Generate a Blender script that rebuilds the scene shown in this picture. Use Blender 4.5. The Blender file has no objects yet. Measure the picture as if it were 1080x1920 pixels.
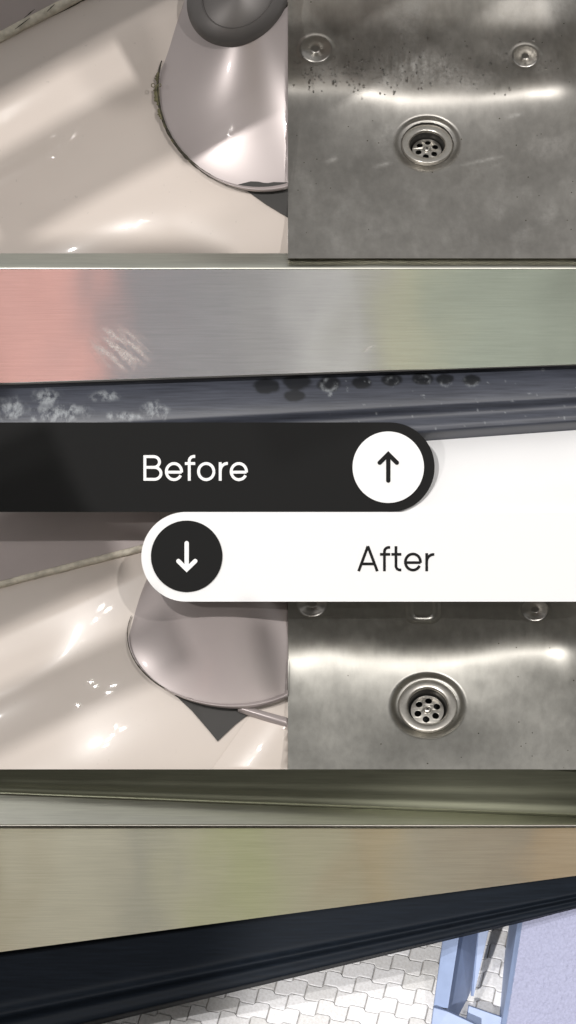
import bpy, bmesh, math, random
from mathutils import Vector, noise as mnoise
random.seed(7)
scene = bpy.context.scene
C = scene.collection
R = math.radians

# ---------------------------------------------------------------- camera
D = 6.0                                   # camera to front plane of the board
cam_d = bpy.data.cameras.new('camera'); cam = bpy.data.objects.new('camera', cam_d); C.objects.link(cam)
cam.location = (0, -D, 0); cam.rotation_euler = (R(90), 0, 0)
cam_d.sensor_fit = 'VERTICAL'; cam_d.sensor_height = 36; cam_d.sensor_width = 36
cam_d.lens = 36 * D / 1.92; cam_d.clip_end = 100; cam_d.clip_start = .1
scene.camera = cam
# ---------------------------------------------------------------- world, lamps, exposure
w = bpy.data.worlds.new('World'); scene.world = w; w.use_nodes = True
w.node_tree.nodes['Background'].inputs[0].default_value = (1.0, .985, .965, 1)
w.node_tree.nodes['Background'].inputs[1].default_value = .46
scene.view_settings.view_transform = 'Standard'; scene.view_settings.look = 'None'
scene.view_settings.exposure = 0; scene.view_settings.gamma = 1

def spot(name, loc, target, power, radius, angle, blend=.3, col=(1, .97, .94)):
    l = bpy.data.lights.new(name, 'SPOT'); l.energy = power; l.shadow_soft_size = radius
    l.spot_size = R(angle); l.spot_blend = blend; l.color = col
    o = bpy.data.objects.new(name, l); C.objects.link(o); o.location = loc
    o.rotation_euler = (Vector(target) - Vector(loc)).to_track_quat('-Z', 'Y').to_euler()
    return o
KEY1 = Vector((-1.6, -6.2, 2.0)); KEY2 = Vector((1.8, -6.2, 2.0))
KEY3 = Vector((-2.7, -5.6, .7))
spot('key_lamp', KEY1, (0, 0, 0), 800, .045, 30)
spot('key_lamp', KEY2, (0, 0, 0), 430, .045, 30)
spot('side_lamp', KEY3, (-.3, 0, .2), 260, .05, 30)
for dx, dz, e in ((-.5, .4, 22), (.6, .62, 12), (.85, .42, 14), (.6, .2, 12), (.5, 0, 10), (.52, -.35, 16)):   # row of small ceiling spots: the glints on the glaze
    spot('ceiling_spot', KEY1 + Vector((dx * .55, 0, dz * .55)), (-.2, 0, .1), e, .022, 30)
spot('low_fill_lamp', (-.9, -4.2, -1.35), (.30, 0, -1.0), 1000, .06, 13, .5)          # added lamp, rakes over the paving to brighten it
spot('row_fill_lamp', (0, -.7, 2.7), (0, -7.5, .5), 760, .15, 36, .4)                # added lamp, lights the lockers behind
spot('row_fill_lamp', (0, -.6, 2.4), (0, -5, -1.15), 1500, .15, 40, .4)              # added lamp, lights the things the metal strip mirrors

# ---------------------------------------------------------------- helpers
def U(px, py, d=0.0):
    """point that stands d metres behind the front plane of the board (1 px = 1 mm on the front plane)"""
    f = (D + d) / D
    return Vector(((px - 540) / 1000 * f, d, (960 - py) / 1000 * f))

def tag(o, label=None, cat=None, group=None, kind=None):
    if label: o['label'] = label
    if cat: o['category'] = cat
    if group: o['group'] = group
    if kind: o['kind'] = kind
    return o
def empty(name, loc=(0, 0, 0)):
    o = bpy.data.objects.new(name, None); C.objects.link(o); o.location = loc; o.empty_display_size = .02
    return o
def mesh_obj(name, verts, faces, mat, parent=None, smooth=True, attrs=None):
    me = bpy.data.meshes.new(name); me.from_pydata([tuple(v) for v in verts], [], faces); me.update()
    if mat: me.materials.append(mat)
    if smooth:
        for p in me.polygons: p.use_smooth = True
    for k, vals in (attrs or {}).items():
        a = me.attributes.new(k, 'FLOAT', 'POINT'); a.data.foreach_set('value', vals)
    o = bpy.data.objects.new(name, me); C.objects.link(o)
    if parent: o.parent = parent
    return o
def fix_normals(o):
    bm = bmesh.new(); bm.from_mesh(o.data); bmesh.ops.recalc_face_normals(bm, faces=bm.faces); bm.to_mesh(o.data); bm.free()
def patch(name, fn, ns, nt, mat, parent=None, skirt=None, attrs=None, wrap=False):
    """surface from fn(s, t) -> (px, py, depth); optional skirt back to a depth"""
    vs, fs, P = [], [], []
    for j in range(nt + 1):
        for i in range(ns + 1):
            p = fn(i / ns, j / nt); P.append(p); vs.append(U(*p))
    W = ns + 1
    for j in range(nt):
        for i in range(ns):
            a = j * W + i; fs.append((a, a + W, a + W + 1, a + 1))
    nface = len(fs)
    if skirt is not None:
        loop = [i for i in range(W)] + [j * W + ns for j in range(1, nt + 1)] + [nt * W + i for i in range(ns - 1, -1, -1)] + [j * W for j in range(nt - 1, 0, -1)]
        base = len(vs)
        n = len(loop)
        for dd in (None, skirt):
            for k in loop:
                v = vs[k]; vs.append(Vector((v.x, v.y if dd is None else dd, v.z))); P.append(P[k])
        for k in range(n):
            fs.append((base + k, base + (k + 1) % n, base + n + (k + 1) % n, base + n + k))
    at = {k: [f(*p) for p in P] for k, f in (attrs or {}).items()}
    o = mesh_obj(name, vs, fs, mat, parent, attrs=at)
    for i, p in enumerate(o.data.polygons): p.use_smooth = i < nface
    return o
def solid(name, pts, d0, d1, mat, parent=None, bevel=0.0):
    """prism whose outline is pts (px) between depths d0 (front) and d1 (back); depths may be lists"""
    n = len(pts)
    d0 = d0 if isinstance(d0, (list, tuple)) else [d0] * n
    d1 = d1 if isinstance(d1, (list, tuple)) else [d1] * n
    fr = [U(p[0], p[1], d) for p, d in zip(pts, d0)]
    bk = [Vector((f.x, d, f.z)) for f, d in zip(fr, d1)]
    fs = [tuple(range(n)), tuple(range(2 * n - 1, n - 1, -1))]
    for i in range(n):
        j = (i + 1) % n; fs.append((i, i + n, j + n, j))
    o = mesh_obj(name, fr + bk, fs, mat, parent, smooth=False); fix_normals(o)
    if bevel:
        m = o.modifiers.new('bevel', 'BEVEL'); m.width = bevel; m.segments = 3; m.limit_method = 'ANGLE'
    return o
def sm(a, b, x):
    t = max(0, min(1, (x - a) / (b - a))); return t * t * (3 - 2 * t)
def fbm(x, y, s=1.0, o=4, z=0.0):
    return mnoise.fractal(Vector((x * s, y * s, z)), 1.0, 2.0, o)
def softramp(x, k):          # integral of a soft step: 0 for x<<0, x for x>>0
    return .5 * (x + math.sqrt(x * x + k * k))

# ---------------------------------------------------------------- materials
def material(name): 
    m = bpy.data.materials.new(name); m.use_nodes = True
    return m, m.node_tree.nodes, m.node_tree.links, m.node_tree.nodes['Principled BSDF']
def node(ns, t, **kw):
    n = ns.new(t)
    for k, v in kw.items():
        if k.startswith('i_'): n.inputs[k[2:].replace('_', ' ')].default_value = v
        else: setattr(n, k, v)
    return n
def ramp(ns, stops):
    r = ns.new('ShaderNodeValToRGB'); e = r.color_ramp.elements
    while len(e) < len(stops): e.new(.5)
    for k, (p, c) in enumerate(stops):
        e[k].position = p; e[k].color = c if len(c) == 4 else (*c, 1)
    return r
def math_n(ns, ls, op, a, b=None):
    n = ns.new('ShaderNodeMath'); n.operation = op
    for k, v in enumerate((a, b)):
        if v is None: continue
        if isinstance(v, (int, float)): n.inputs[k].default_value = v
        else: ls.new(v, n.inputs[k])
    return n.outputs[0]
def tex(ns, ls, scale=(1, 1, 1), s=10.0, detail=4, rough=.55):
    tc = ns.new('ShaderNodeTexCoord'); mp = ns.new('ShaderNodeMapping'); mp.inputs['Scale'].default_value = scale
    ls.new(tc.outputs['Object'], mp.inputs['Vector'])
    t = node(ns, 'ShaderNodeTexNoise', i_Scale=s, i_Detail=detail, i_Roughness=rough)
    ls.new(mp.outputs[0], t.inputs['Vector']); return t
def mixc(ns, ls, fac, a, b):
    m = ns.new('ShaderNodeMix'); m.data_type = 'RGBA'
    if isinstance(fac, (int, float)): m.inputs[0].default_value = fac
    else: ls.new(fac, m.inputs[0])
    for k, v in ((6, a), (7, b)):
        if isinstance(v, tuple): m.inputs[k].default_value = (*v[:3], 1)
        else: ls.new(v, m.inputs[k])
    return m.outputs[2]
def attr(ns, name):
    a = ns.new('ShaderNodeAttribute'); a.attribute_name = name; return a.outputs['Fac']

def mat_plain(name, col, rough=.5, metal=0, var=.05, scale=30, bump=0, spec=.5, coat=0):
    m, ns, ls, b = material(name)
    t = tex(ns, ls, s=scale)
    lo = tuple(c * (1 - var) for c in col); hi = tuple(min(1, c * (1 + var)) for c in col)
    r = ramp(ns, [(.3, lo), (.7, hi)]); ls.new(t.outputs[0], r.inputs[0]); ls.new(r.outputs[0], b.inputs['Base Color'])
    b.inputs['Roughness'].default_value = rough; b.inputs['Metallic'].default_value = metal
    b.inputs['Specular IOR Level'].default_value = spec; b.inputs['Coat Weight'].default_value = coat
    b.inputs['Coat Roughness'].default_value = .05
    if bump:
        bn = node(ns, 'ShaderNodeBump', i_Strength=bump, i_Distance=.002); ls.new(t.outputs[0], bn.inputs['Height']); ls.new(bn.outputs[0], b.inputs['Normal'])
    return m
def mat_ceramic(name, col, dirt=0.0):
    m, ns, ls, b = material(name)
    t = tex(ns, ls, s=4, detail=3); r = ramp(ns, [(.35, tuple(c * .965 for c in col)), (.65, col)]); ls.new(t.outputs[0], r.inputs[0])
    t2 = tex(ns, ls, s=95, detail=2, rough=.4); r2 = ramp(ns, [(.72, (0, 0, 0)), (.78, (1, 1, 1))]); ls.new(t2.outputs[0], r2.inputs[0])
    f = math_n(ns, ls, 'MULTIPLY', r2.outputs[0], .15 + dirt)
    ls.new(mixc(ns, ls, f, r.outputs[0], tuple(c * .62 for c in col)), b.inputs['Base Color'])
    b.inputs['Roughness'].default_value = .24; b.inputs['Specular IOR Level'].default_value = .14; b.inputs['Coat Weight'].default_value = .32; b.inputs['Coat Roughness'].default_value = .035
    t3 = tex(ns, ls, s=14, detail=2); bn = node(ns, 'ShaderNodeBump', i_Strength=.04, i_Distance=.004)
    ls.new(t3.outputs[0], bn.inputs['Height']); ls.new(bn.outputs[0], b.inputs['Normal'])
    return m
def mat_steel(name, col, rough=.3, dirt=0.0, brush=(3, 30, 60), stain_col=(.55, .54, .52), aniso=0, rvar=.1, bump=.05):
    """brushed steel; 'stain' point attribute: dried film; noise varies gloss"""
    m, ns, ls, b = material(name)
    br = tex(ns, ls, scale=brush, s=9, detail=5, rough=.65)
    cl = tex(ns, ls, s=7, detail=6, rough=.6)
    r = ramp(ns, [(.3, tuple(c * .9 for c in col)), (.7, tuple(min(1, c * 1.07) for c in col))]); ls.new(br.outputs[0], r.inputs[0])
    dr = ramp(ns, [(.42, (0, 0, 0)), (.68, (1, 1, 1))]); ls.new(cl.outputs[0], dr.inputs[0])
    base = mixc(ns, ls, math_n(ns, ls, 'MULTIPLY', dr.outputs[0], dirt), r.outputs[0], tuple(c * .55 for c in col))
    sp = tex(ns, ls, s=150, detail=6, rough=.8)
    sr = ramp(ns, [(.30, (0, 0, 0)), (.72, (1, 1, 1))]); ls.new(sp.outputs[0], sr.inputs[0])
    st = math_n(ns, ls, 'MULTIPLY', attr(ns, 'stain'), sr.outputs[0])
    base = mixc(ns, ls, st, base, stain_col)
    ls.new(base, b.inputs['Base Color'])
    ls.new(math_n(ns, ls, 'SUBTRACT', 1.0, math_n(ns, ls, 'MULTIPLY', st, .75)), b.inputs['Metallic'])
    rr = math_n(ns, ls, 'ADD', math_n(ns, ls, 'MULTIPLY', math_n(ns, ls, 'ADD', br.outputs[0], cl.outputs[0]), rvar), rough - rvar)
    ls.new(math_n(ns, ls, 'ADD', rr, math_n(ns, ls, 'MULTIPLY', st, .3)), b.inputs['Roughness'])
    if bump:
        bn = node(ns, 'ShaderNodeBump', i_Strength=bump, i_Distance=.002); ls.new(br.outputs[0], bn.inputs['Height']); ls.new(bn.outputs[0], b.inputs['Normal'])
    if aniso: b.inputs['Anisotropic'].default_value = aniso
    return m
def mat_rubber(name, col, wet=(.012, .013, .015), film=(.3, .32, .34), rough=.42, brush=(2, 40, 40), spec=.5):
    """dark plastic profile; 'stain' = pale dried film, 'wet' = dark wet print"""
    m, ns, ls, b = material(name)
    br = tex(ns, ls, scale=brush, s=6, detail=5, rough=.6)
    r = ramp(ns, [(.3, tuple(c * .75 for c in col)), (.7, tuple(c * 1.3 for c in col))]); ls.new(br.outputs[0], r.inputs[0])
    sp = tex(ns, ls, scale=(1, 1, .6), s=60, detail=6, rough=.7); sr = ramp(ns, [(.42, (0, 0, 0)), (.60, (1, 1, 1))]); ls.new(sp.outputs[0], sr.inputs[0])
    st = math_n(ns, ls, 'MULTIPLY', attr(ns, 'stain'), sr.outputs[0])
    base = mixc(ns, ls, attr(ns, 'wet'), r.outputs[0], wet)
    base = mixc(ns, ls, st, base, film); ls.new(base, b.inputs['Base Color'])
    ls.new(math_n(ns, ls, 'ADD', math_n(ns, ls, 'MULTIPLY', br.outputs[0], .16), rough - .08), b.inputs['Roughness']); b.inputs['Specular IOR Level'].default_value = spec
    bn = node(ns, 'ShaderNodeBump', i_Strength=.12, i_Distance=.002); ls.new(br.outputs[0], bn.inputs['Height']); ls.new(bn.outputs[0], b.inputs['Normal'])
    return m

M = {}
M['board'] = mat_plain('board_grey', (.2, .2, .2), .8)
M['floor'] = mat_plain('dark_floor', (.10, .095, .085), .7, var=.15, scale=3)
M['ceramic'] = mat_ceramic('white_glazed_ceramic', (.66, .585, .53), .25)
M['ceramic_clean'] = mat_ceramic('white_glazed_ceramic_clean', (.66, .59, .535), 0)
M['wall_tile'] = mat_plain('mauve_wall', (.50, .44, .43), .35, var=.05, scale=9)
M['sealant'] = mat_plain('cream_sealant', (.62, .57, .47), .6, var=.22, scale=60, bump=.5)
M['mould'] = mat_plain('black_mould', (.05, .045, .03), .8, var=.5, scale=200)
M['grime'] = mat_plain('green_brown_grime', (.16, .145, .075), .75, var=.5, scale=160, bump=.6)
M['chrome'] = mat_plain('polished_chrome', (.43, .378, .37), .30, metal=.22, var=.02, scale=8, coat=.22)
M['dark_chrome'] = mat_plain('smoked_chrome', (.15, .14, .135), .42, metal=.5, var=.08, scale=10)
M['gap_shade'] = mat_plain('dark_gap_shade', (.026, .0235, .021), .6, var=.1, scale=12)  # dark colour standing in for shade under the tap and in the strip's gap
M['steel_dirty'] = mat_steel('steel_dull_stained', (.37, .355, .33), .44, dirt=.45, brush=(8, 8, 3), bump=.02)
M['steel_clean'] = mat_steel('steel_clean', (.38, .37, .34), .42, dirt=.15, brush=(8, 8, 3), bump=.015)
M['steel_flange'] = mat_steel('steel_polished', (.54, .515, .47), .34, dirt=.1, brush=(20, 20, 20), bump=0)
M['steel_stud'] = mat_plain('steel_stud', (.42, .405, .38), .34, metal=1, var=.04, scale=20)
M['cup'] = mat_plain('dark_waste_cup', (.05, .048, .045), .3, metal=.6)
M['hole'] = mat_plain('waste_pipe_black', (.012, .012, .012), .6)
M['water'] = mat_plain('water_drop_glass', (.9, .9, .9), .03, var=0)
M['water'].node_tree.nodes['Principled BSDF'].inputs['Transmission Weight'].default_value = 1
M['water'].node_tree.nodes['Principled BSDF'].inputs['IOR'].default_value = 1.33
M['strip_face'] = mat_steel('brushed_strip', (.80, .80, .79), .11, dirt=.05, brush=(1.2, 1, 60), stain_col=(.72, .66, .63), rvar=.03, bump=.008)
M['strip_rim'] = mat_steel('brushed_rim', (.62, .62, .55), .35, brush=(1.2, 40, 40), bump=.02)
M['strip_face_clean'] = mat_steel('brushed_strip_clean', (.74, .745, .69), .09, dirt=.02, brush=(1.2, 1, 60), rvar=.02, bump=.008)
M['strip_top_clean'] = mat_steel('brushed_olive_top', (.19, .195, .145), .5, brush=(1.2, 40, 40), bump=.02)
M['slate'] = mat_rubber('slate_profile', (.055, .060, .078))
M['black_profile'] = mat_rubber('black_profile', (.005, .0072, .011), rough=.6, spec=.09)
M['white_floor'] = mat_plain('bleached_white_floor', (.88, .88, .885), .7, var=.012, scale=12, bump=.05)
M['pill_dark'] = mat_plain('charcoal_lacquer', (.0205, .0205, .0205), .9, var=0, spec=.02)
M['pill_white'] = mat_plain('white_lacquer', (.95, .95, .95), .9, var=0, spec=.02)
M['paint_blue'] = mat_plain('blue_grey_paint', (.22, .28, .43), .5, var=.06, scale=40, bump=.1)
M['stucco'] = mat_plain('lavender_stucco', (.25, .26, .36), .9, var=.1, scale=220, bump=.4)
M['sand'] = mat_plain('joint_sand', (.34, .33, .32), .95, var=.2, scale=80)
def mat_paver():
    m, ns, ls, b = material('grey_concrete_paver')
    oi = ns.new('ShaderNodeObjectInfo'); r = ramp(ns, [(0, (.58, .58, .58)), (.55, (.70, .70, .72)), (1, (.76, .765, .79))]); ls.new(oi.outputs['Random'], r.inputs[0])
    t = tex(ns, ls, s=190, detail=5, rough=.7); r2 = ramp(ns, [(.3, (.78, .77, .75)), (.62, (1, 1, 1))]); ls.new(t.outputs[0], r2.inputs[0])
    mx = ns.new('ShaderNodeMix'); mx.data_type = 'RGBA'; mx.blend_type = 'MULTIPLY'; mx.inputs[0].default_value = 1
    ls.new(r.outputs[0], mx.inputs[6]); ls.new(r2.outputs[0], mx.inputs[7]); ls.new(mx.outputs[2], b.inputs['Base Color'])
    b.inputs['Roughness'].default_value = .9
    bn = node(ns, 'ShaderNodeBump', i_Strength=.35, i_Distance=.001); ls.new(t.outputs[0], bn.inputs['Height']); ls.new(bn.outputs[0], b.inputs['Normal'])
    return m
M['paver'] = mat_paver()

# ---------------------------------------------------------------- setting: floor and backboard
g = mesh_obj('floor', [(-9, -12, -1.62), (9, -12, -1.62), (9, 6, -1.62), (-9, 6, -1.62)], [(0, 1, 2, 3)], M['floor']); tag(g, kind='structure')
b = solid('backboard', [(-40, -40), (1120, -40), (1120, 1960), (-40, 1960)], .46, .50, M['board']); tag(b, kind='structure')

# ================================================================ washbasins with a tap
def ceramic_cell(x0, x1, y0, y1, P, mat, label_basin, label_tap, group_b, group_t, dirty):
    root = empty('washbasin', U((x0 + x1) / 2, y1, .2)); tag(root, label_basin, 'washbasin', group_b)
    inv = root.location.copy()
    def adopt(o, r=root):
        o.parent = r; o.matrix_parent_inverse.identity(); o.location = -r.location
    tx, ty = P['t']; nx, ny = -ty, tx                                   # t along the shadow lines, n across them
    sx0, sy0 = P['origin']
    def sc_(u, v): return (u - sx0) * nx + (v - sy0) * ny               # distance across
    def deck(u, v):
        s = sc_(u, v)
        d = .15 - .20 * s / 1000
        d += .030 * sm(60, -40, s)                                       # falls back into the corner of the wall
        d += P['amp'] * .006 * math.exp(-((s - 95) / 30) ** 2) * sm(170, 40, u - x0)     # shallow roll near the left
        d -= P['amp'] * .005 * math.exp(-((s - 150) / 26) ** 2) * sm(190, 60, u - x0)
        d += P['amp'] * .016 * math.exp(-((s - 215) / 90) ** 2)
        d += .30 * softramp(v - P['roll'](u), 60) / 1000
        hx, hy = P['hot']
        q_ = ((u - hx) ** 2 + .35 * (v - hy) ** 2) / 1e6; d += 1.0 * .0144 * (math.sqrt(1 + q_ / .0144) - 1)
        return max(.045, d)
    W_ = P['wall']                                                       # wall line: y at x0 and slope
    wl = lambda u: W_[0] + W_[1] * (u - x0)
    nu = 130; nv = 116
    o = patch('basin_deck', lambda s, t: (x0 - (30 if x0 == 0 else 0) * (1 - s) + (x1 - x0) * s, y0 + (y1 - y0) * t,
              deck(x0 + (x1 - x0) * s, y0 + (y1 - y0) * t)), nu, nv, mat, skirt=.40); adopt(o)
    # tiled wall rising towards the viewer
    ue = P['wall_end']
    def wallf(s, t):
        u = x0 - 30 + (ue - x0 + 30) * s; yb = wl(u) - 22 * P['bead']; yt = min(y0, yb - 4) - 6
        v = yt + (yb - yt) * t
        return (u, v, deck(u, wl(u)) - .012 - .30 * (yb - v) / 1000)
    o = patch('wall_panel', wallf, 40, 24, M['wall_tile']); adopt(o); fix_normals(o)
    def seal(s, t):
        u = x0 - 30 + (ue + 20 - x0 + 30) * s; a = t * math.pi
        wob = 3.2 * fbm(u, 1, .03) * P['bead']
        v = wl(u) - 11 + wob * .5 - math.cos(a) * -(-12 + wob * .4)
        v = wl(u) - 12 * P['bead'] + 12.5 * P['bead'] * -math.cos(a) + wob * (.4 if t > .5 else .9)
        return (u, v, deck(u, wl(u)) - .004 - (.011 + .0022 * fbm(u, v, .09)) * math.sin(a))
    o = patch('sealant_bead', seal, 120, 10, M['sealant']); adopt(o); fix_normals(o)
    def dline(s, t):
        u = x0 - 30 + (ue + 20 - x0 + 30) * s; wv = .8 + 1.1 * abs(fbm(u, 5, .05))
        return (u, wl(u) + 1.5 + wv * (t - .5) * 2.2 + 1.2 * fbm(u, 1, .03), deck(u, wl(u)) - .0035)
    o = patch('mould_line', dline, 120, 2, M['mould']); adopt(o); fix_normals(o)
    if dirty:
        for k in range(3):
            cx = [42, 55, 95][k]; L = [30, 22, 16][k]; off = [-14, -26, -16][k]
            def smear(s, t, cx=cx, L=L, off=off):
                u = cx - L / 2 + L * s; tp = math.sin(s * math.pi) ** .6 * (1.1 + .9 * fbm(u, k, .2))
                return (u, wl(u) + off - 7 * (s - .5) + tp * (t - .5) * 2.2, deck(u, wl(u)) - .019 - .30 * max(0, -off - 22) / 1000)
            o = patch('mould_spot', smear, 14, 2, M['mould']); adopt(o); fix_normals(o)
    # ---------------- tap
    T = P['tap']
    (bx, by), (brx, bry) = T['base']; (ux, uy), (urx, ury) = T['top']
    db = deck(max(x0, min(x1, bx - brx * .5)), by + bry * .6)
    troot = empty('mixer_tap', U(bx, by + bry, db)); tag(troot, label_tap, 'tap', group_t)
    def adt(o, r=troot): adopt(o, r)
    xm = x1                                                              # panel is trimmed flush at its edge
    def ring(k, ang, extra=0.0):
        """k 0 base .. 1 top"""
        e = k ** .93
        cx = bx + (ux - bx) * e; cy = by + (uy - by) * e
        rx = brx + (urx - brx) * e + extra + 8 * math.sin(k * math.pi) * .4; ry = bry + (ury - bry) * e + extra
        x = cx + rx * math.cos(ang); y = cy + ry * math.sin(ang)
        dd = db - .004 - T['rise'] * k - .26 * (y - (by + bry * .6)) / 1000 * (1 - .5 * k) + .10 * (1 - math.sin(ang)) * .5 * k
        return x, y, dd
    A0, A1 = R(-15), R(215)
    def trim(p):
        return (min(p[0], xm), p[1], max(.006, p[2]))
    def bodyf(s, t):
        return trim(ring(1.12 * t, A1 + (A0 - A1) * s))
    o = patch('tap_body', bodyf, 90, 40, M['chrome']); adt(o); fix_normals(o)
    def rimf(s, t):
        ang = R(188) + (R(20) - R(188)) * s
        x, y, d_ = ring(0, ang, 0)
        h = 11 * sm(.22, .75, s) + .6
        return trim((x, y + h * t - (.5 + .0 * h), d_ - .006 - .012 * sm(.25, .45, s) - .008 * math.sin(t * math.pi) * sm(.2, .6, s)))
    o = patch('base_rim', rimf, 70, 8, M['chrome']); adt(o); fix_normals(o)
    def jointf(s, t):
        ang = R(196) + (R(60) - R(196)) * s
        x, y, d_ = ring(0, ang, 0); wv = T['joint'] * (.35 + .65 * math.sin(s * math.pi) ** .5) * (1 + .35 * fbm(s * 40, 2, 1))
        nxx, nyy = math.cos(ang), math.sin(ang)
        return trim((x + nxx * wv * (t - .4), y + nyy * wv * (t - .4) + 9 * sm(.45, .95, s) * 1.0, d_ - .0085 - .006 * math.sin(t * math.pi)))
    o = patch('dirty_joint' if dirty else 'joint_line', jointf, 120, 4, M['mould']); adt(o); fix_normals(o)
    if dirty:
        for k, (a, L, wd) in enumerate([(186, 7, 5), (176, 13, 7), (165, 8, 5.5), (158, 5, 3), (148, 4, 3), (133, 3, 2.5)]):
            def gr(s, t, a=a, L=L, wd=wd, k=k):
                ang = R(a) + R(L) * (s - .5)
                x, y, d_ = ring(0, ang, 0); q = wd * math.sin(s * math.pi) ** .5 * (1 + .8 * fbm(s * 9, k, 1))
                return trim((x + math.cos(ang) * (q * (t * 1.5 - .35)), y + math.sin(ang) * q * (t * 1.5 - .35), d_ - .010 - .004 * math.sin(t * math.pi)))
            o = patch('grime_patch', gr, 20, 5, M['grime']); adt(o); fix_normals(o)
        for cx_, cy_, r_ in ((287, 160, 3.4), (299, 160, 3)):
            vs = []; fs = []
            for i in range(16):
                for j in range(6):
                    a = i / 16 * 2 * math.pi; bb = j / 6 * 2 * math.pi
                    q = r_ + .8 * math.cos(bb); vs.append(U(cx_ + q * math.cos(a), cy_ + q * math.sin(a), db - .012 - .0008 * math.sin(bb)))
            for i in range(16):
                for j in range(6): fs.append((i * 6 + j, ((i + 1) % 16) * 6 + j, ((i + 1) % 16) * 6 + (j + 1) % 6, i * 6 + (j + 1) % 6))
            o = mesh_obj('air_bubble', vs, fs, M['grime']); adt(o)
    # handle cap: a dark dome over the neck
    (cx, cy), (crx, cry) = T['cap']
    dc = ring(1, R(90))[2]
    def capf(s, t):
        a = s * 2 * math.pi; q = 1.0 - .98 * t
        x = cx + crx * q * math.cos(a); y = cy + cry * q * math.sin(a) - .20 * (x - cx)
        return trim((x, y, dc - .004 - .03 * math.sqrt(max(0, 1 - q * q)) + .03 * (1 - math.sin(a)) * .5 * q))
    o = patch('tap_handle', capf, 80, 18, M['dark_chrome']); adt(o); fix_normals(o)
    def capr(s, t):
        a = s * 2 * math.pi; q = .70 + .022 * t
        x = cx + crx * q * math.cos(a); y = cy - 6 + cry * q * math.sin(a) - .20 * (x - cx)
        return trim((x, y, dc - .0265 - .0022 * math.sin(t * math.pi) + .03 * (1 - math.sin(a)) * .5 * q))
    o = patch('handle_ring', capr, 80, 4, M['dark_chrome']); adt(o); fix_normals(o)
    # dark wedge standing in for the shade under the tap, between base and bowl
    o = solid('spout_shade_wedge', T['dark'], [max(.006, deck(*p) - .004) for p in T['dark']], db + .08, M['gap_shade']); adt(o)
    if 'spout' in T:
        (ax, ay), (zx, zy), rr = T['spout']
        yb_ = lambda x: ay + (zy - ay) * (x - ax) / (zx - ax)
        def body_d(x, y):
            lo, hi = 0.0, 1.1
            for _ in range(24):
                k = (lo + hi) / 2; e = k ** .93
                cx_ = bx + (ux - bx) * e; rx_ = brx + (urx - brx) * e + 3.2 * math.sin(k * math.pi)
                c_ = max(-1, min(1, (x - cx_) / rx_)); yy = ring(k, math.acos(c_))[1]
                if yy > y: lo = k
                else: hi = k
            return ring(k, math.acos(c_))[2]
        def lipf(s, t):
            x = ax + 6 + (zx - ax) * s; th_ = 15 + 12 * s; dl = body_d(min(x, 545), 1308) - .020 * sm(ax - 40, ax + 120, x)
            return trim((x, yb_(x) - 4 + th_ * t, dl - .004 - .008 * math.sin(t * math.pi)))
        o = patch('spout', lipf, 24, 10, M['chrome']); adt(o); fix_normals(o)
    if 'bowl' in P:
        def bowlf(s, t):
            (ax, ay), (zx, zy) = P['bowl']; u = ax + (zx - ax) * s; v = ay + (zy - ay) * s
            return (min(x1, u + 260 * t), min(y1, v + 40 * t + 120 * t * t), max(.046, deck(min(x1, u + 260 * t), min(y1, v)) - .006 - .03 * math.sin(min(1, t * 2.2) * math.pi / 2) + .03 * t))
        o = patch('bowl_rim', bowlf, 30, 24, mat); adopt(o); fix_normals(o)
    return deck

tl = dict(amp=1.0, bead=1.0, t=(.876, -.482), origin=(0, 150), wall=(80, -.516), wall_end=165, roll=lambda u: 428 + 40 * sm(330, 470, u) ,
          hot=(215, 425),
          tap=dict(base=((486, 165), (190, 186)), top=((470, -25), (103, 100)), rise=.05, cap=((448, -14), (98, 100)), joint=5.5,
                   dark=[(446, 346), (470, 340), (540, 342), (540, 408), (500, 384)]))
ceramic_cell(0, 540, 0, 476, tl, M['ceramic'], 'white ceramic washbasin in the upper picture, mould along the wall joint',
             'chrome mixer tap with green grime round its base, upper picture', None, None, True)
bl = dict(amp=.45, bead=.62, t=(.905, -.425), origin=(0, 1146), wall=(1103, -.256), wall_end=300, roll=lambda u: 1500,
          hot=(150, 1425), bowl=((392, 1450), (474, 1334)),
          tap=dict(base=((431, 1190), (192, 130)), top=((412, 1052), (112, 82)), rise=.055, cap=((400, 1052), (90, 70)), joint=2.2,
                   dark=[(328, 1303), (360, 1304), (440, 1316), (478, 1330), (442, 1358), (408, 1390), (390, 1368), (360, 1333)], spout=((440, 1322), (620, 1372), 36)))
ceramic_cell(0, 540, 950, 1443, bl, M['ceramic_clean'], 'clean white ceramic washbasin in the lower picture, below the Before plate',
             'clean chrome mixer tap in the lower picture, partly behind the After plate', None, None, False)

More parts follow.
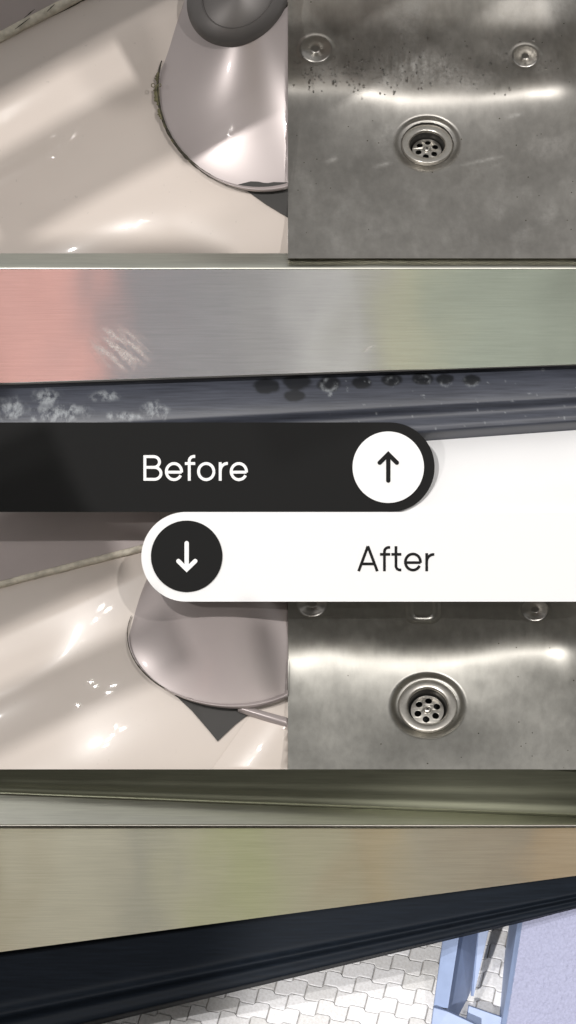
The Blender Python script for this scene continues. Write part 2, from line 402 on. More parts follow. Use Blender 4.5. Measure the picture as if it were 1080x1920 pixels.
# ================================================================ steel sinks
def sink_cell(x0, x1, y0, y1, Q, mat, label, dirty):
    root = empty('steel_sink', U((x0 + x1) / 2, y1, .2)); tag(root, label, 'sink')
    def adopt(o):
        o.parent = root if o.parent is None else o.parent
        if o.parent == root: o.location = -root.location
    k = Q['slope']; cy = Q['cove']; dcx, dcy = Q['drain']; S = Q['scale']
    cosn = 1 / math.sqrt(1 + k * k)
    def surf(u, v, holes=True):
        c = cy(u)
        dv = v - c
        d = k * (y1 - c) / 1000 - k * softramp(dv, 40) / 1000 - Q['wallk'] * softramp(-dv, 40) / 1000 + .012 + .45 * softramp(Q.get('roll', -999) - v, 30) / 1000
        d -= .8 * softramp(u - (Q['side'] + .16 * (v - c) ), 45) / 1000             # right-hand wall
        d += .014 * math.exp(-((u - dcx) / 210) ** 2 - ((v - dcy) / 90) ** 2)         # floor sags to the drain
        d += .011 * fbm(u, v, .004, 2) + .0008 * fbm(u, v, .013, 2, 3)
        for (sx, sy, sr) in Q['studs']:
            r = math.hypot(u - sx, (v - sy) * 1.2) / sr
            if r < 1.15: d += studp(r)
        r = math.hypot(u - dcx, (v - dcy) / cosn) / S
        d += .010 * S * sm(66, 52, r)
        if holes: d += .06 * sm(47, 44, r)
        return d
    def studp(r):
        return -.0018 * math.exp(-((r - .95) / .13) ** 2) + .0150 * (max(0, min(1, (.92 - r) / .66))) ** 1.35
    def st(u, v, d):
        if not dirty: return .10 * max(0, fbm(u, v, .03))
        c = cy(u)
        a = .45 * max(0, fbm(u, v, .011, 5, 2) + .15) * sm(c + 6, c - 20, v)
        a += .85 * math.exp(-((u - 770) / 60) ** 2 - ((v - 130) / 28) ** 2) * max(0, .4 + fbm(u * 2.2, v * .35, .05, 5))
        a += .35 * max(0, fbm(u, v, .02, 5, 7)) * sm(c + 20, c + 60, v)
        for (sx, sy, L, wd) in ((905, 301, 34, 3), (718, 309, 14, 3), (622, 300, 10, 4), (965, 217, 12, 4)):
            a += .7 * math.exp(-((u - sx) / L) ** 2 - ((v - sy + .22 * (u - sx)) / wd) ** 2)
        return min(1, a)
    o = patch('sink_bowl', lambda s, t: (x0 + (x1 + 25 - x0) * s, y0 + (y1 - y0) * t, surf(x0 + (x1 + 25 - x0) * s, y0 + (y1 - y0) * t)),
              230, 210, mat, skirt=.43, attrs={'stain': st}); adopt(o)
    for (sx, sy, sr) in Q['studs']:
        def sf(s, t):
            a = s * 2 * math.pi; r = .02 + .93 * t
            u, v = max(x0 + 1, sx + sr * r * math.cos(a)), max(y0, sy + sr * r * math.sin(a) / 1.2)
            return (u, v, surf(u, v) - .0012)
        o = patch('wall_stud', sf, 40, 14, M['steel_stud'], attrs={'stain': lambda *p: 0}); adopt(o); fix_normals(o)
        def cf(s, t):
            a = s * 2 * math.pi; r = .30 * t
            u, v = max(x0 + 1, sx - 2 + sr * r * math.cos(a)), max(y0, sy - 4 + sr * r * math.sin(a) / 1.2)
            return (u, v, surf(sx, sy) - .002 + .59 * (v - sy + 4) / 1000)
        o = patch('stud_centre', cf, 24, 4, M['steel_dirty'], attrs={'stain': lambda *p: 0}); adopt(o); fix_normals(o)
    # drain, built in the plane of the sink floor
    org = U(dcx, dcy, surf(dcx + 60 * S, dcy, False) - .004)
    ex = Vector((1, 0, 0)); ey = Vector((0, k, 1)).normalized(); en = Vector((0, -1, k)).normalized()
    sg = S / 1000
    L_ = lambda x, y, h: org + (ex * x + ey * y + en * h) * sg
    def lathe(name, prof, mat_, n=72, parent=None):
        vs = []; fs = []
        for (r, h) in prof:
            for i in range(n): vs.append(L_(r * math.cos(2 * math.pi * i / n), r * math.sin(2 * math.pi * i / n), h))
        for j in range(len(prof) - 1):
            for i in range(n): fs.append((j * n + i, j * n + (i + 1) % n, (j + 1) * n + (i + 1) % n, (j + 1) * n + i))
        o = mesh_obj(name, vs, fs, mat_, attrs={'stain': [0] * len(vs)}); fix_normals(o); return o
    dr = empty('drain', (0, 0, 0)); dr.parent = root; dr.location = -root.location
    def ad(o): o.parent = dr
    ad(lathe('drain_flange', [(48, -9), (49.4, -4), (49, .2), (47.5, 1.1), (40, .4), (36.5, 0), (34.8, -1), (34, -3), (33.6, -6)], M['steel_flange']))
    ad(lathe('drain_cup', [(33.8, -5), (32.5, -9), (31.5, -16), (28.5, -26), (28, -34)], M['cup']))
    ad(lathe('waste_pipe', [(30, -33), (29, -52), (.5, -54)], M['hole']))
    # strainer plate with six holes
    cu = bpy.data.curves.new('strainer', 'CURVE'); cu.dimensions = '2D'; cu.fill_mode = 'BOTH'; cu.extrude = .8; cu.bevel_depth = .35; cu.bevel_resolution = 1
    def circ(cx_, cy_, r_, n=28):
        s_ = cu.splines.new('POLY'); s_.points.add(n - 1); s_.use_cyclic_u = True
        for i in range(n): s_.points[i].co = (cx_ + r_ * math.cos(2 * math.pi * i / n), cy_ + r_ * math.sin(2 * math.pi * i / n), 0, 1)
    circ(0, 0, 28.0, 64)
    for i in range(6):
        a = R(22 + 60 * i); circ(17.6 * math.cos(a), 17.6 * math.sin(a), 6.1)
    co = bpy.data.objects.new('tmp', cu); C.objects.link(co)
    me = bpy.data.meshes.new_from_object(co); bpy.data.objects.remove(co)
    vs = [L_(v.co.x, v.co.y, v.co.z - 17 - .003 * (v.co.x ** 2 + v.co.y ** 2)) for v in me.vertices]
    o = mesh_obj('strainer_plate', vs, [tuple(p.vertices) for p in me.polygons], M['steel_flange'], smooth=False, attrs={'stain': [0] * len(vs)}); ad(o)
    ad(lathe('screw_boss', [(9, -16.8), (8.6, -15.6), (7.4, -15.2), (6.9, -16), (6.7, -16)], M['steel_flange'], 36))
    o = lathe('screw_head', [(6.6, -16.2), (6.3, -14.2), (4.5, -13.1), (.3, -12.6)], M['steel_flange'], 36); ad(o)
    for a in (R(40), R(130)):
        c_, s_ = math.cos(a), math.sin(a); pts = [(-3.4, -.8), (3.4, -.8), (3.4, .8), (-3.4, .8)]
        vs = [L_(x * c_ - y * s_, x * s_ + y * c_, h) for h in (-12.3 + .1 * (a > 1), -13.6) for x, y in pts]
        o = mesh_obj('screw_slot', vs, [(0, 1, 2, 3), (4, 7, 6, 5), (0, 4, 5, 1), (1, 5, 6, 2), (2, 6, 7, 3), (3, 7, 4, 0)], M['hole'], smooth=False); ad(o); fix_normals(o)
    # water drops on the wall and small specks on the floor
    def specks(name, n, gen, mat_, flat):
        vs = []; fs = []
        for _ in range(n):
            u, v, rx, ry = gen(); 
            if not (x0 + 4 < u < x1 - 4 and y0 + 3 < v < y1 - 3): continue
            d = surf(u, v); b0 = len(vs); N = 8
            for j, (q, h) in enumerate(((1, -.0002), (.85, .5), (.45, .9))):
                for i in range(N):
                    a = 2 * math.pi * i / N
                    vv = v + ry * q * math.sin(a); uu = u + rx * q * math.cos(a)
                    vs.append(U(uu, vv, surf(uu, vv) - .0004 - h * min(rx, ry) / 1000 * flat))
            for j in range(2):
                for i in range(N): fs.append((b0 + j * N + i, b0 + j * N + (i + 1) % N, b0 + (j + 1) * N + (i + 1) % N, b0 + (j + 1) * N + i))
            fs.append(tuple(b0 + 2 * N + i for i in range(N)))
        if vs:
            o = mesh_obj(name, vs, fs, mat_); o['kind'] = 'stuff'; adopt(o); fix_normals(o)
    rnd = random.Random(int(x0 + y0))
    if dirty:
        def drop():
            q = rnd.random()
            if q < .45: u, v = rnd.gauss(770, 75), rnd.gauss(128, 24)
            elif q < .75: u, v = rnd.uniform(550, 680), rnd.gauss(138, 18)
            else: u, v = rnd.uniform(560, 1040), rnd.uniform(60, 178)
            r_ = rnd.uniform(.9, 2.7); return u, v, r_, r_ * rnd.uniform(1, 1.7)
        specks('water_drops', 260, drop, M['water'], .8)
    specks('dirt_specks', 46 if dirty else 22, lambda: (rnd.uniform(x0, x1), rnd.uniform(y0, y1), rnd.uniform(.7, 1.5), rnd.uniform(.6, 1.3)), M['mould'], .3)
    if 'refl_ring' in Q:  # raised square ring shaped to stand in for a reflection on the wall
        ex_, ey_, er = Q['refl_ring']
        def em(s, t):
            a = s * 2 * math.pi; q = (abs(math.cos(a)) ** 4 + abs(math.sin(a)) ** 4) ** -.25; r = er * q * (.55 + .5 * t)
            u, v = ex_ + r * math.cos(a), ey_ + r * math.sin(a) * .9
            return (u, v, surf(u, v) - .0006 - .006 * math.sin(t * math.pi))
        o = patch('reflection_square', em, 60, 10, M['steel_clean'], attrs={'stain': lambda *p: 0}); adopt(o); fix_normals(o)

sink_cell(540, 1080, 0, 484, dict(roll=48, slope=.70, wallk=.62, cove=lambda u: 166 + 16 * math.exp(-((u - 830) / 160) ** 2), side=1052, drain=(801, 269.5), scale=1.0,
          studs=[(592, 92, 31), (985, 105, 26)]), M['steel_dirty'], 'stained stainless steel sink with water drops and limescale on its wall', True)
sink_cell(540, 1080, 1100, 1443, dict(slope=.58, wallk=.62, cove=lambda u: 1209 + 8 * math.exp(-((u - 760) / 200) ** 2), side=1058, drain=(802, 1323), scale=1.12,
          studs=[(585, 1132, 31), (1003, 1143, 27)], refl_ring=(793, 1140, 32)), M['steel_clean'], 'clean stainless steel sink below the After plate, no water drops', False)

# ================================================================ upper metal strip
XL, XR = -30, 1110
xx = lambda s: XL + (XR - XL) * s
root = empty('metal_counter_edge', U(540, 800, .1)); tag(root, 'smeared brushed metal counter edge with stained slate profile, above the Before plate', 'counter')
def ad3(o): o.parent = root; o.location = -root.location
e3 = lambda x: 720 - 37 * x / 1080
l3 = lambda x: 828 + (815 - x) * .0755
o = patch('top_rim', lambda s, t: (xx(s), 475 + 29 * t, .006 + 1.2 * (.029 * (1 - t)) + .006 * (t ** 6)), 60, 16, M['strip_rim'], attrs={'stain': lambda *p: 0}); ad3(o)
def st3(u, v, d):
    r = math.hypot((u - 225 - .25 * (v - 650)) / 62, (v - 655) / 48)
    a = sm(1.1, .3, r) * max(0, .55 + 1.3 * fbm((u + v * .9) * .5, (v - u) * 2.2, .035, 5))
    r = math.hypot((u - 690) / 16, (v - 654 + .5 * (u - 690)) / 5); a += .6 * sm(1, .3, r)
    return min(.75, a)
o = patch('steel_face', lambda s, t: (xx(s), 505 + (e3(xx(s)) - 505) * t, .004 + .176 * (e3(xx(s)) - 505) * t / 1000 + .0012 * math.sin(t * 3.1) + .0005 * fbm(xx(s), t * 200, .006, 2)), 300, 70, M['strip_face'], attrs={'stain': st3}); ad3(o)
def ridge3(t): return .030 - .05 * math.sin(min(1, t / .55) * math.pi / 2) + .012 * sm(.5, .62, t) - .010 * sm(.64, .8, t) + .06 * sm(.85, 1.0, t)
def film3(u, v, d):
    a = 0
    for (cx, cy, rx, ry) in ((22, 768, 30, 26), (88, 745, 32, 20), (105, 775, 70, 18), (200, 742, 32, 13), (290, 770, 28, 20), (235, 780, 45, 9), (140, 770, 30, 14)):
        r = math.hypot((u - cx) / rx, (v - cy) / ry); a = max(a, sm(1.15, .25, r + .45 * fbm(u, v, .05, 4)))
    for (cx, cy, r0) in ((617, 722, 18), (792, 714, 15), (884, 715, 15), (735, 716, 13), (835, 716, 13)):
        r = math.hypot((u - cx) / r0, (v - cy) / r0 / .8); a = max(a, .8 * math.exp(-((r - .75) / .2) ** 2) * sm(-.1, .5, fbm(u, v, .07, 3) + .4 * (v > cy)))
    a += .7 * sm(.66, .74, fbm(u, v, .09, 3, 4)) * (u > 600)
    return min(1, a)
def wet3(u, v, d):
    a = 0
    for (cx, cy, rx, ry) in ((500, 724, 27, 17), (557, 716, 30, 18), (552, 742, 22, 12), (617, 720, 23, 17), (678, 717, 20, 13), (735, 712, 22, 13), (792, 710, 22, 13), (834, 711, 18, 11), (884, 713, 18, 11)):
        r = math.hypot((u - cx) / rx, (v - cy) / ry); a = max(a, sm(1.05, .75, r + .15 * fbm(u, v, .06, 3)))
    return a * .9
o = patch('slate_profile', lambda s, t: (xx(s), e3(xx(s)) - 3 + (l3(xx(s)) - e3(xx(s)) + 3) * t, .045 + ridge3(t) * .8), 420, 60, M['slate'], attrs={'stain': film3, 'wet': wet3}); ad3(o)
o = solid('gap_shadow_strip', [(XL, e3(XL) - 1), (XR, e3(XR) - 1), (XR, e3(XR) + 2), (XL, e3(XL) + 2)], .037, .06, M['gap_shade']); ad3(o)  # dark strip painted as the shadow in the gap
x7 = lambda s: 690 + (XR - 690) * s
wf = patch('white_floor', lambda s, t: (x7(s), l3(x7(s)) - 14 + (966 - l3(x7(s)) + 14) * t, .005 + .085 * (1 - t) ** 2.2), 30, 10, M['white_floor']); tag(wf, kind='structure')

# ================================================================ plates with lettering and arrows
def pill(name, xa, xb, ya, yb, round_right, d0, d1, mat, label):
    r = (yb - ya) / 2; cy = (ya + yb) / 2; pts = []
    if round_right:
        pts = [(xa, ya)] + [(xb - r + r * math.sin(R(a)), cy - r * math.cos(R(a))) for a in range(0, 181, 4)] + [(xa, yb)]
    else:
        pts = [(xb, ya), (xb, yb)] + [(xa + r - r * math.sin(R(a)), cy + r * math.cos(R(a))) for a in range(0, 181, 4)]
    o = solid(name, pts, d0, d1, mat); tag(o, label, 'sign'); return o
def disc(name, cx, cy, r, d0, d1, mat, parent):
    return solid(name, [(cx + r * math.cos(R(a)), cy + r * math.sin(R(a))) for a in range(0, 360, 4)], d0, d1, mat, parent)
def strokes(name, paths, wd, d0, mat, parent, cap=False, th=.0012):
    vs = []; fs = []
    for k, pts in enumerate(paths):
        pts = [p for i, p in enumerate(pts) if i == 0 or math.hypot(p[0] - pts[i - 1][0], p[1] - pts[i - 1][1]) > .05]
        d = d0 - .00025 * k; n = len(pts); b0 = len(vs)
        for i, (x, y) in enumerate(pts):
            p = pts[max(0, i - 1)]; q = pts[min(n - 1, i + 1)]
            def nrm(a, b_):
                dx, dy = b_[0] - a[0], b_[1] - a[1]; l = math.hypot(dx, dy) or 1; return (-dy / l, dx / l)
            n1 = nrm(p, (x, y)) if i else nrm((x, y), q); n2 = nrm((x, y), q) if i < n - 1 else n1
            mx, my = n1[0] + n2[0], n1[1] + n2[1]; l = math.hypot(mx, my); mx /= l; my /= l
            ww = wd / 2 / max(.3, mx * n1[0] + my * n1[1])
            for sgn, dd in ((1, d), (-1, d), (1, d + th), (-1, d + th)):
                vs.append(U(x + sgn * mx * ww, y + sgn * my * ww, dd))
        for i in range(n - 1):
            a = b0 + 4 * i; c = a + 4
            fs += [(a, a + 1, c + 1, c), (a, c, c + 2, a + 2), (a + 1, a + 3, c + 3, c + 1)]
        for a in (b0, b0 + 4 * (n - 1)): fs.append((a, a + 2, a + 3, a + 1))
        if cap:
            for (x, y) in (pts[0], pts[-1]) + tuple(pts[1:-1]):
                b1 = len(vs); d -= .0001
                for i in range(20): vs.append(U(x + wd / 2 * math.cos(i * math.pi / 10), y + wd / 2 * math.sin(i * math.pi / 10), d))
                fs.append(tuple(range(b1, b1 + 20)))
    o = mesh_obj(name, vs, fs, mat, smooth=False); fix_normals(o); o.parent = parent; return o
def arc(cx, cy, rx, ry, a0, a1, n=26):
    return [(cx + rx * math.cos(R(a0 + (a1 - a0) * i / n)), cy + ry * math.sin(R(a0 + (a1 - a0) * i / n))) for i in range(n + 1)]
def L_e(cx, cy, rx, ry): return [[(cx - rx + .5, cy + 2.0 - .9), (cx + rx, cy + 2.0 - .9)], arc(cx, cy, rx, ry, 6, -332)]
F0, F1 = -.004, .0
before = pill('before_plate', -40, 815, 792, 960, True, F0, .004, M['pill_dark'], 'charcoal rounded plate reading Before with a white arrow disc')
after = pill('after_plate', 265, 1120, 960, 1128, False, F0, .004, M['pill_white'], 'white rounded plate reading After with a dark arrow disc')
before_bits = dict(); tf = F0 - .0005
d1 = disc('arrow_disc', 728, 876, 67, F0 - .003, F0, M['pill_white'], before)
strokes('arrow', [[(728, 901), (728, 853)], [(712, 867.5), (728, 851.5), (744, 867.5)]], 8.2, F0 - .0042, M['pill_dark'], d1, True)
d2 = disc('arrow_disc', 350, 1043, 67, F0 - .003, F0, M['pill_dark'], after)
strokes('arrow', [[(350, 1018.5), (350, 1066)], [(334.5, 1052), (350, 1067.5), (366, 1052)]], 8.2, F0 - .0042, M['pill_white'], d2, True)
wq = 5.4
Bp = [[(271.6, 901.3), (271.6, 853.6)], [(271.6, 856.1), (288, 856.1)] + arc(288, 866.2, 11, 10.1, -90, 90, 18) + [(271.6, 876.3)],
      [(271.6, 876.3), (289, 876.3)] + arc(289.5, 887.5, 12.3, 11.2, -90, 90, 18) + [(271.6, 898.7)]]
LET = [('B', Bp), ('e', L_e(326.2, 884.2, 14.3, 15.1)),
       ('f', [[(354.9, 901.3), (354.9, 864)] + arc(363.6, 864, 8.7, 8.2, 180, 270, 12) + [(366, 855.8)], [(346.6, 869.1), (366, 869.1)]]),
       ('o', [arc(386.6, 884.2, 14.4, 15.1, 0, 360, 48)]),
       ('r', [[(412.9, 901.3), (412.9, 866.6)], arc(426.5, 882.5, 13.3, 13.6, 180, 270, 14) + [(427.3, 868.9)]]),
       ('e', L_e(447.8, 884.2, 14.3, 15.1))]
for ch, pth in LET: strokes('letter', pth, wq, F0 - .0012, M['pill_white'], before)['label'] = 'white letter ' + ch
LET2 = [('A', [[(672.4, 1071), (689.7, 1024.0)], [(707.4, 1071), (689.7, 1024.0)], [(678, 1057.2), (702, 1057.2)]]),
        ('f', [[(720.8, 1071), (720.8, 1034)] + arc(729, 1034, 8.2, 7.7, 180, 270, 12) + [(731.5, 1026.3)], [(712.5, 1039.3), (731.5, 1039.3)]]),
        ('t', [[(742.4, 1024), (742.4, 1061)] + arc(750, 1061, 7.6, 7.6, 180, 90, 12) + [(752.4, 1068.6)], [(734, 1039.3), (752.4, 1039.3)]]),
        ('e', L_e(774.2, 1053.7, 14.2, 15.1)),
        ('r', [[(800, 1071), (800, 1037)], arc(813.3, 1053, 13.3, 13.6, 180, 270, 14) + [(814.2, 1039.4)]])]
for ch, pth in LET2: strokes('letter', pth, 5.1, F0 - .0012, M['pill_dark'], after)['label'] = 'dark letter ' + ch

# ================================================================ lower metal strip
root6 = empty('metal_counter_edge', U(540, 1800, .1)); tag(root6, 'clean brushed metal counter edge with black profile, above the paving', 'counter')
def ad6(o): o.parent = root6; o.location = -root6.location
d6 = lambda x: 1489 + 45 * x / 1080
e6 = lambda x: 1785 - 143 * x / 1080
b6 = lambda x: 1966 - .2416 * x
zero = {'stain': lambda *p: 0, 'wet': lambda *p: 0}
def top6(s, t):
    x = xx(s); y = 1442.5 + (d6(x) - 1442.5) * t
    return (x, y, .004 + .026 * t - .0012 * math.sin(sm(.35, .75, t) * math.pi) - .002 * sm(.72, .9, t) + .02 * sm(.93, 1, t))
o = patch('top_moulding', top6, 60, 50, M['strip_top_clean'], attrs=zero); ad6(o)
o = patch('upper_band', lambda s, t: (xx(s), d6(xx(s)) - 2 + (1546 - d6(xx(s)) + 2) * t, .045 - .035 * t), 60, 10, M['strip_rim'], attrs=zero); ad6(o)
o = patch('bright_edge', lambda s, t: (xx(s), 1545.6 + 4.6 * t, .0105 - .004 * math.sin(t * math.pi)), 60, 6, M['steel_flange'], attrs=zero); ad6(o)
o = patch('steel_face', lambda s, t: (xx(s), 1550 + (e6(xx(s)) - 1550) * t, .050 - .14 * (e6(xx(s)) - 1550) * t / 1000 + .0004 * fbm(xx(s), t * 200, .006, 2)), 240, 60, M['strip_face_clean'], attrs=zero); ad6(o)
def band6(s, t):
    x = xx(s); y = e6(x) - 2 + (b6(x) - e6(x) + 2) * t
    return (x, y, .045 + .02 * t - .014 * math.exp(-((t - .66) / .07) ** 2) - .012 * sm(.7, .9, t) + .05 * sm(.93, 1, t))
o = patch('black_profile', band6, 120, 60, M['black_profile'], attrs=zero); ad6(o)

# ---------------------------------------------------------------- paving behind the strip
po = U(640, 1830, .26); th = R(42)
rowa = R(-13)
px_ = Vector((1, 0, 0)); py_ = Vector((0, math.sin(th), math.cos(th))); pn = Vector((0, -math.cos(th), math.sin(th)))
PL, PW = .060, .034
def PV(a, b_, h):
    x = a * math.cos(rowa) - b_ * math.sin(rowa); y = a * math.sin(rowa) + b_ * math.cos(rowa)
    return po + px_ * x + py_ * y + pn * h
pav = mesh_obj('paving', [PV(-.75, -.35, -.004), (PV(.75, -.35, -.004)), PV(.75, .35, -.004), PV(-.75, .35, -.004)], [(0, 1, 2, 3)], M['sand'], smooth=False); tag(pav, kind='structure')
def paver_mesh(odd):
    jog = .22 * PW; rw = .07 * PL; g_ = .0011
    def edge(x):      # periodic stepped edge
        q = (x / PL) % 1.0
        return jog * (sm(.43, .57, q) - sm(.93, 1.07, q) - (sm(-.07, .07, q) - 1 if q < .07 else 0) * 1.0) if True else 0
    def ed(x):
        q = (x / PL) % 1.0
        if q < .07: return jog * (1 - sm(-.07, .07, q))
        if q > .93: return jog * (1 - sm(.93, 1.07, q))
        return jog * sm(.43, .57, q)
    s0 = .5 * PL if odd else 0
    xs = sorted(set([0 + g_, PL - g_] + [PL * f for f in (.04, .07, .43, .465, .5, .535, .57, .93, .96)]))
    bot = [(x, ed(x + s0) + g_) for x in xs]; top = [(x, ed(x + s0) + PW - g_) for x in reversed(xs)]
    out = bot + top; n = len(out); cx = sum(p[0] for p in out) / n; cy = sum(p[1] for p in out) / n
    vs = []
    for (h, ins) in ((-.006, 0), (-.0012, 0), (0, .0012)):
        for (x, y) in out:
            l = math.hypot(cx - x, cy - y); vs.append(((x + (cx - x) / l * ins), (y + (cy - y) / l * ins), h))
    fs = [tuple(range(2 * n, 3 * n))]
    for j in range(2):
        for i in range(n): fs.append((j * n + i, j * n + (i + 1) % n, (j + 1) * n + (i + 1) % n, (j + 1) * n + i))
    me = bpy.data.meshes.new('paver'); me.from_pydata(vs, [], fs); me.update(); me.materials.append(M['paver'])
    bm = bmesh.new(); bm.from_mesh(me); bmesh.ops.recalc_face_normals(bm, faces=bm.faces); bm.to_mesh(me); bm.free()
    return me
pm = (paver_mesh(False), paver_mesh(True))
from mathutils import Matrix
def to_px(v): f = D / (D + v.y); return v.x * f * 1000 + 540, 960 - v.z * f * 1000
rp = random.Random(3)
for j in range(-12, 13):
    for i in range(-14, 15):
        a = i * PL + (.5 * PL if j % 2 else 0); bb = j * PW
        u, v = to_px(PV(a + PL / 2, bb + PW / 2, 0))
        if u < 120 or u > 1010 or v > 1950 or v < b6(u) - 30 or v < 1690: continue
        o = bpy.data.objects.new('paver', pm[j % 2]); C.objects.link(o); o.parent = pav
        X = (PV(1, 0, 0) - PV(0, 0, 0)); Y = (PV(0, 1, 0) - PV(0, 0, 0)); tl_ = PV(a, bb, rp.uniform(-.0006, .0006))
        t1, t2 = rp.gauss(0, .006), rp.gauss(0, .006)
        Xn = (X + pn * t1).normalized(); Yn = (Y + pn * t2).normalized(); Zn = Xn.cross(Yn)
        o.matrix_local = Matrix(((Xn.x, Yn.x, Zn.x, tl_.x), (Xn.y, Yn.y, Zn.y, tl_.y), (Xn.z, Yn.z, Zn.z, tl_.z), (0, 0, 0, 1)))

# ---------------------------------------------------------------- blue frame and rendered wall
fr = empty('metal_stand', U(850, 1925, .12)); tag(fr, 'blue grey painted steel frame standing on the paving beside the wall', 'frame')
def adf(o): o.parent = fr; o.location = -fr.location
adf(solid('front_flange', [(834, 1735), (865, 1729), (840, 1891), (813, 1888)], [.15, .13, .13, .15], [.165, .145, .145, .165], M['paint_blue'], bevel=.0015))
adf(solid('web', [(862, 1725), (902, 1718), (881, 1925), (836, 1905)], [.15, .25, .25, .15], [.156, .256, .256, .156], M['paint_blue']))
adf(solid('rear_flange', [(899, 1720), (924, 1712), (888, 1868), (883, 1868)], [.185, .178, .178, .185], [.2, .193, .193, .2], M['paint_blue'], bevel=.001))
adf(solid('cross_rail', [(813, 1889), (840, 1897), (892, 1921), (892, 1945), (806, 1945)], [.125, .115, .105, .105, .125], [.148, .14, .13, .13, .148], M['paint_blue'], bevel=.0015))
adf(solid('rear_rail', [(879, 1886), (945, 1909), (945, 1945), (870, 1945)], [.158, .15, .15, .158], [.175, .168, .168, .175], M['paint_blue'], bevel=.001))
wl_ = empty('rendered_wall', U(1010, 1925, .1)); tag(wl_, 'lavender rough rendered wall at the right edge below the black profile', 'wall')
def adw(o): o.parent = wl_; o.location = -wl_.location
def stu(s, t):
    v = 1660 + 290 * t; xl = 980 - (v - 1728) * .158; u = xl + (1120 - xl) * s
    return (u, v, .105 - .02 * s + .0016 * fbm(u, v, .16, 4) + .0010 * fbm(u, v, .5, 2, 3))
o = patch('render_face', stu, 120, 200, M['stucco'], skirt=.30); adw(o)
adw(solid('corner_strip', [(973, 1715), (982, 1713), (950.5, 1925), (940, 1925)], [.125, .104, .104, .125], [.3, .3, .3, .3], M['paint_blue'], bevel=.001))

# ================================================================ things off frame: what the metal mirrors, added blockers that cast the shade
def board(name, x, y, z0, z1, wdt, col, label, cat, dpt=.25, group=None):
    vs = [(x + sx * wdt / 2, y + sy * dpt, z) for z in (z0, z1) for sx, sy in ((-1, -1), (1, -1), (1, 0), (-1, 0))]
    o = mesh_obj(name, vs, [(3, 2, 1, 0), (4, 5, 6, 7), (0, 1, 5, 4), (1, 2, 6, 5), (2, 3, 7, 6), (3, 0, 4, 7)], mat_plain(name + '_paint', col, .7, var=.05, scale=6), smooth=False)
    m = o.modifiers.new('bevel', 'BEVEL'); m.width = .008; m.segments = 2
    tag(o, label, cat, group); return o
k1 = 1 + 5 / 6
def row1(pa, pb, col, nm, lab, y=-5):
    xa, xb = (pa - 540) / 1000 * k1, (pb - 540) / 1000 * k1
    board(nm, (xa + xb) / 2, y, -1.62, -.35, xb - xa - .006, col, lab, 'cabinet')
row1(-60, 152, (.80, .44, .40), 'storage_cabinet', 'red cabinet mirrored at the left end of the upper metal strip')
row1(152, 440, (.27, .27, .29), 'storage_cabinet', 'wide grey cabinet mirrored left of centre in the upper strip')
row1(440, 470, (.50, .50, .48), 'storage_cabinet', 'narrow pale grey cabinet mirrored near the middle of the upper strip')
row1(470, 550, (.26, .255, .27), 'storage_cabinet', 'slim dark grey cabinet mirrored near the middle of the upper strip')
row1(550, 660, (.56, .56, .56), 'storage_cabinet', 'off white cabinet mirrored right of the middle of the upper strip')
row1(660, 715, (.28, .28, .29), 'storage_cabinet', 'slim grey cabinet mirrored beside the yellow one')
row1(715, 805, (.50, .49, .34), 'storage_cabinet', 'yellowish cabinet mirrored right of centre in the upper strip')
row1(805, 1140, (.33, .37, .31), 'storage_cabinet', 'green grey cabinet mirrored at the right end of the upper strip')
k2 = 1 + 7.5 / 6
row2 = [(-80, 45, (.62, .55, .40)), (45, 190, (.74, .70, .58)), (190, 270, (.66, .62, .52)), (270, 305, (.36, .37, .40)), (305, 395, (.74, .70, .55)), (395, 520, (.60, .62, .36)),
        (520, 650, (.64, .60, .46)), (650, 690, (.58, .44, .30)), (690, 760, (.72, .58, .36)), (760, 830, (.62, .58, .50)), (830, 960, (.56, .48, .38)), (960, 985, (.36, .36, .38)), (985, 1160, (.68, .50, .32))]
nm_ = ['ochre', 'cream', 'sand', 'slate', 'ivory', 'moss green', 'khaki', 'brown', 'honey', 'stone', 'taupe', 'dark grey', 'orange tan']
for (pa, pb, col), n_ in zip(row2, nm_):
    xa, xb = (pa - 540) / 1000 * k2, (pb - 540) / 1000 * k2
    board('tall_locker', (xa + xb) / 2, -7.5, -1.62, 1.6, xb - xa - .006, col, n_ + ' locker mirrored in the lower metal strip', 'locker')
def light_block_plank(s0, s1, P, along0, along1, f, lamp, label):
    """unseen board added on the lamp side of a basin; it shades the strip between two lines across the deck"""
    tx, ty = P['t']; nx, ny = -ty, tx; ox, oy = P['origin']
    pts = [(ox + tx * a + nx * s, oy + ty * a + ny * s) for a, s in ((along0, s0), (along1, s0), (along1, s1), (along0, s1))]
    a = [U(p[0], p[1], .06) for p in pts]; q = [v + (lamp - v) * f for v in a]; n = (lamp - a[0]).normalized() * .012
    vs = q + [v + n for v in q]
    o = mesh_obj('light_block_board', vs, [(0, 1, 2, 3), (7, 6, 5, 4), (0, 4, 5, 1), (1, 5, 6, 2), (2, 6, 7, 3), (3, 7, 4, 0)], M['board'], smooth=False); fix_normals(o)
    tag(o, label, 'light blocker')
light_block_plank(88, 262, tl, -150, 490, .3, KEY1, 'added light-blocking board off frame shading the upper washbasin')
light_block_plank(-400, 0, tl, -300, 420, .3, KEY1, 'wide added light-blocking board off frame shading the upper wall joint')
light_block_plank(105, 222, bl, -150, 285, .3, KEY1, 'added light-blocking board off frame shading the lower washbasin')
light_block_plank(-260, 0, bl, -300, 235, .3, KEY1, 'wide added light-blocking board off frame shading the lower wall joint')

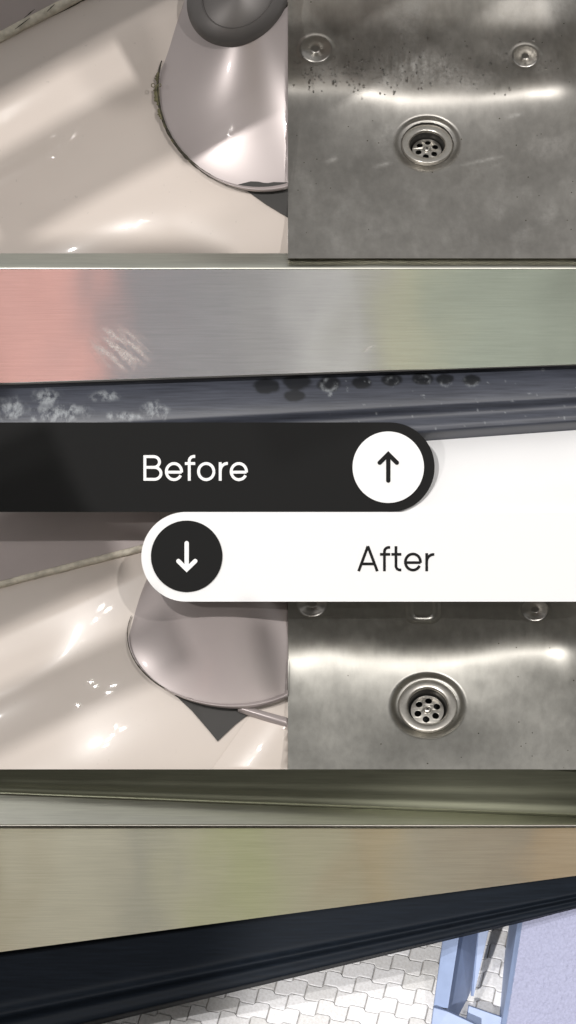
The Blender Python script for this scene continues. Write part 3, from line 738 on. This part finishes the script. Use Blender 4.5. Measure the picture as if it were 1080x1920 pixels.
light_block_plank(-330, -4, tl, -300, 420, .3, KEY3, 'second wide added light-blocking board off frame beside the upper washbasin')
light_block_plank(-200, -4, bl, -300, 235, .3, KEY3, 'second wide added light-blocking board off frame beside the lower washbasin')
def baffle(cx, cy, rx, ry, rot, lamp, label, f=.3):  # unseen disc added only to cut a lamp and cast shade
    vs = []
    for k in (0, .012):
        for i in range(40):
            a = i * math.pi / 20; x = rx * math.cos(a); y = ry * math.sin(a)
            v = U(cx + x * math.cos(rot) - y * math.sin(rot), cy + x * math.sin(rot) + y * math.cos(rot), .1)
            vs.append(v + (lamp - v) * (f + k / 6))
    fs = [tuple(range(40)), tuple(range(79, 39, -1))] + [(i, (i + 1) % 40, 40 + (i + 1) % 40, 40 + i) for i in range(40)]
    o = mesh_obj('round_baffle', vs, fs, M['board'], smooth=False); fix_normals(o); tag(o, label, 'baffle')
baffle(205, 1060, 66, 90, R(12), KEY3, 'added round light-blocking disc off frame beside the lower washbasin')
baffle(190, 90, 80, 120, R(-30), KEY3, 'added round light-blocking disc off frame beside the upper washbasin')
def shade_px(pts, lamp, f, label):  # unseen board added to block a lamp and shade the basin front
    a = [U(p[0], p[1], .06) for p in pts]; q = [v + (lamp - v) * f for v in a]; n = (lamp - a[0]).normalized() * .012; m = len(q)
    o = mesh_obj('light_block_board', q + [v + n for v in q], [tuple(range(m)), tuple(range(2 * m - 1, m - 1, -1))] + [(i, (i + 1) % m, m + (i + 1) % m, m + i) for i in range(m)], M['board'], smooth=False)
    fix_normals(o); tag(o, label, 'light blocker')
shade_px([(-200, 426), (60, 432), (250, 444), (380, 452), (425, 466), (440, 490), (-200, 490)], KEY1, .3, 'curved added light-blocking board off frame shading the front of the upper washbasin')
light_block_plank(-420, 0, tl, -300, 420, .15, KEY2, 'added light-blocking board off frame above the upper washbasin')
baffle(508, 1240, 24, 84, R(-14), KEY1, 'added tall oval light-blocking disc off frame beside the lower tap')
baffle(492, 1232, 34, 78, R(-14), KEY3, 'second added tall oval light-blocking disc off frame beside the lower tap')
baffle(512, 190, 26, 120, R(-6), KEY3, 'added tall oval light-blocking disc off frame beside the upper tap')
baffle(560, 150, 34, 110, R(-10), KEY1, 'second added tall oval light-blocking disc off frame beside the upper tap')
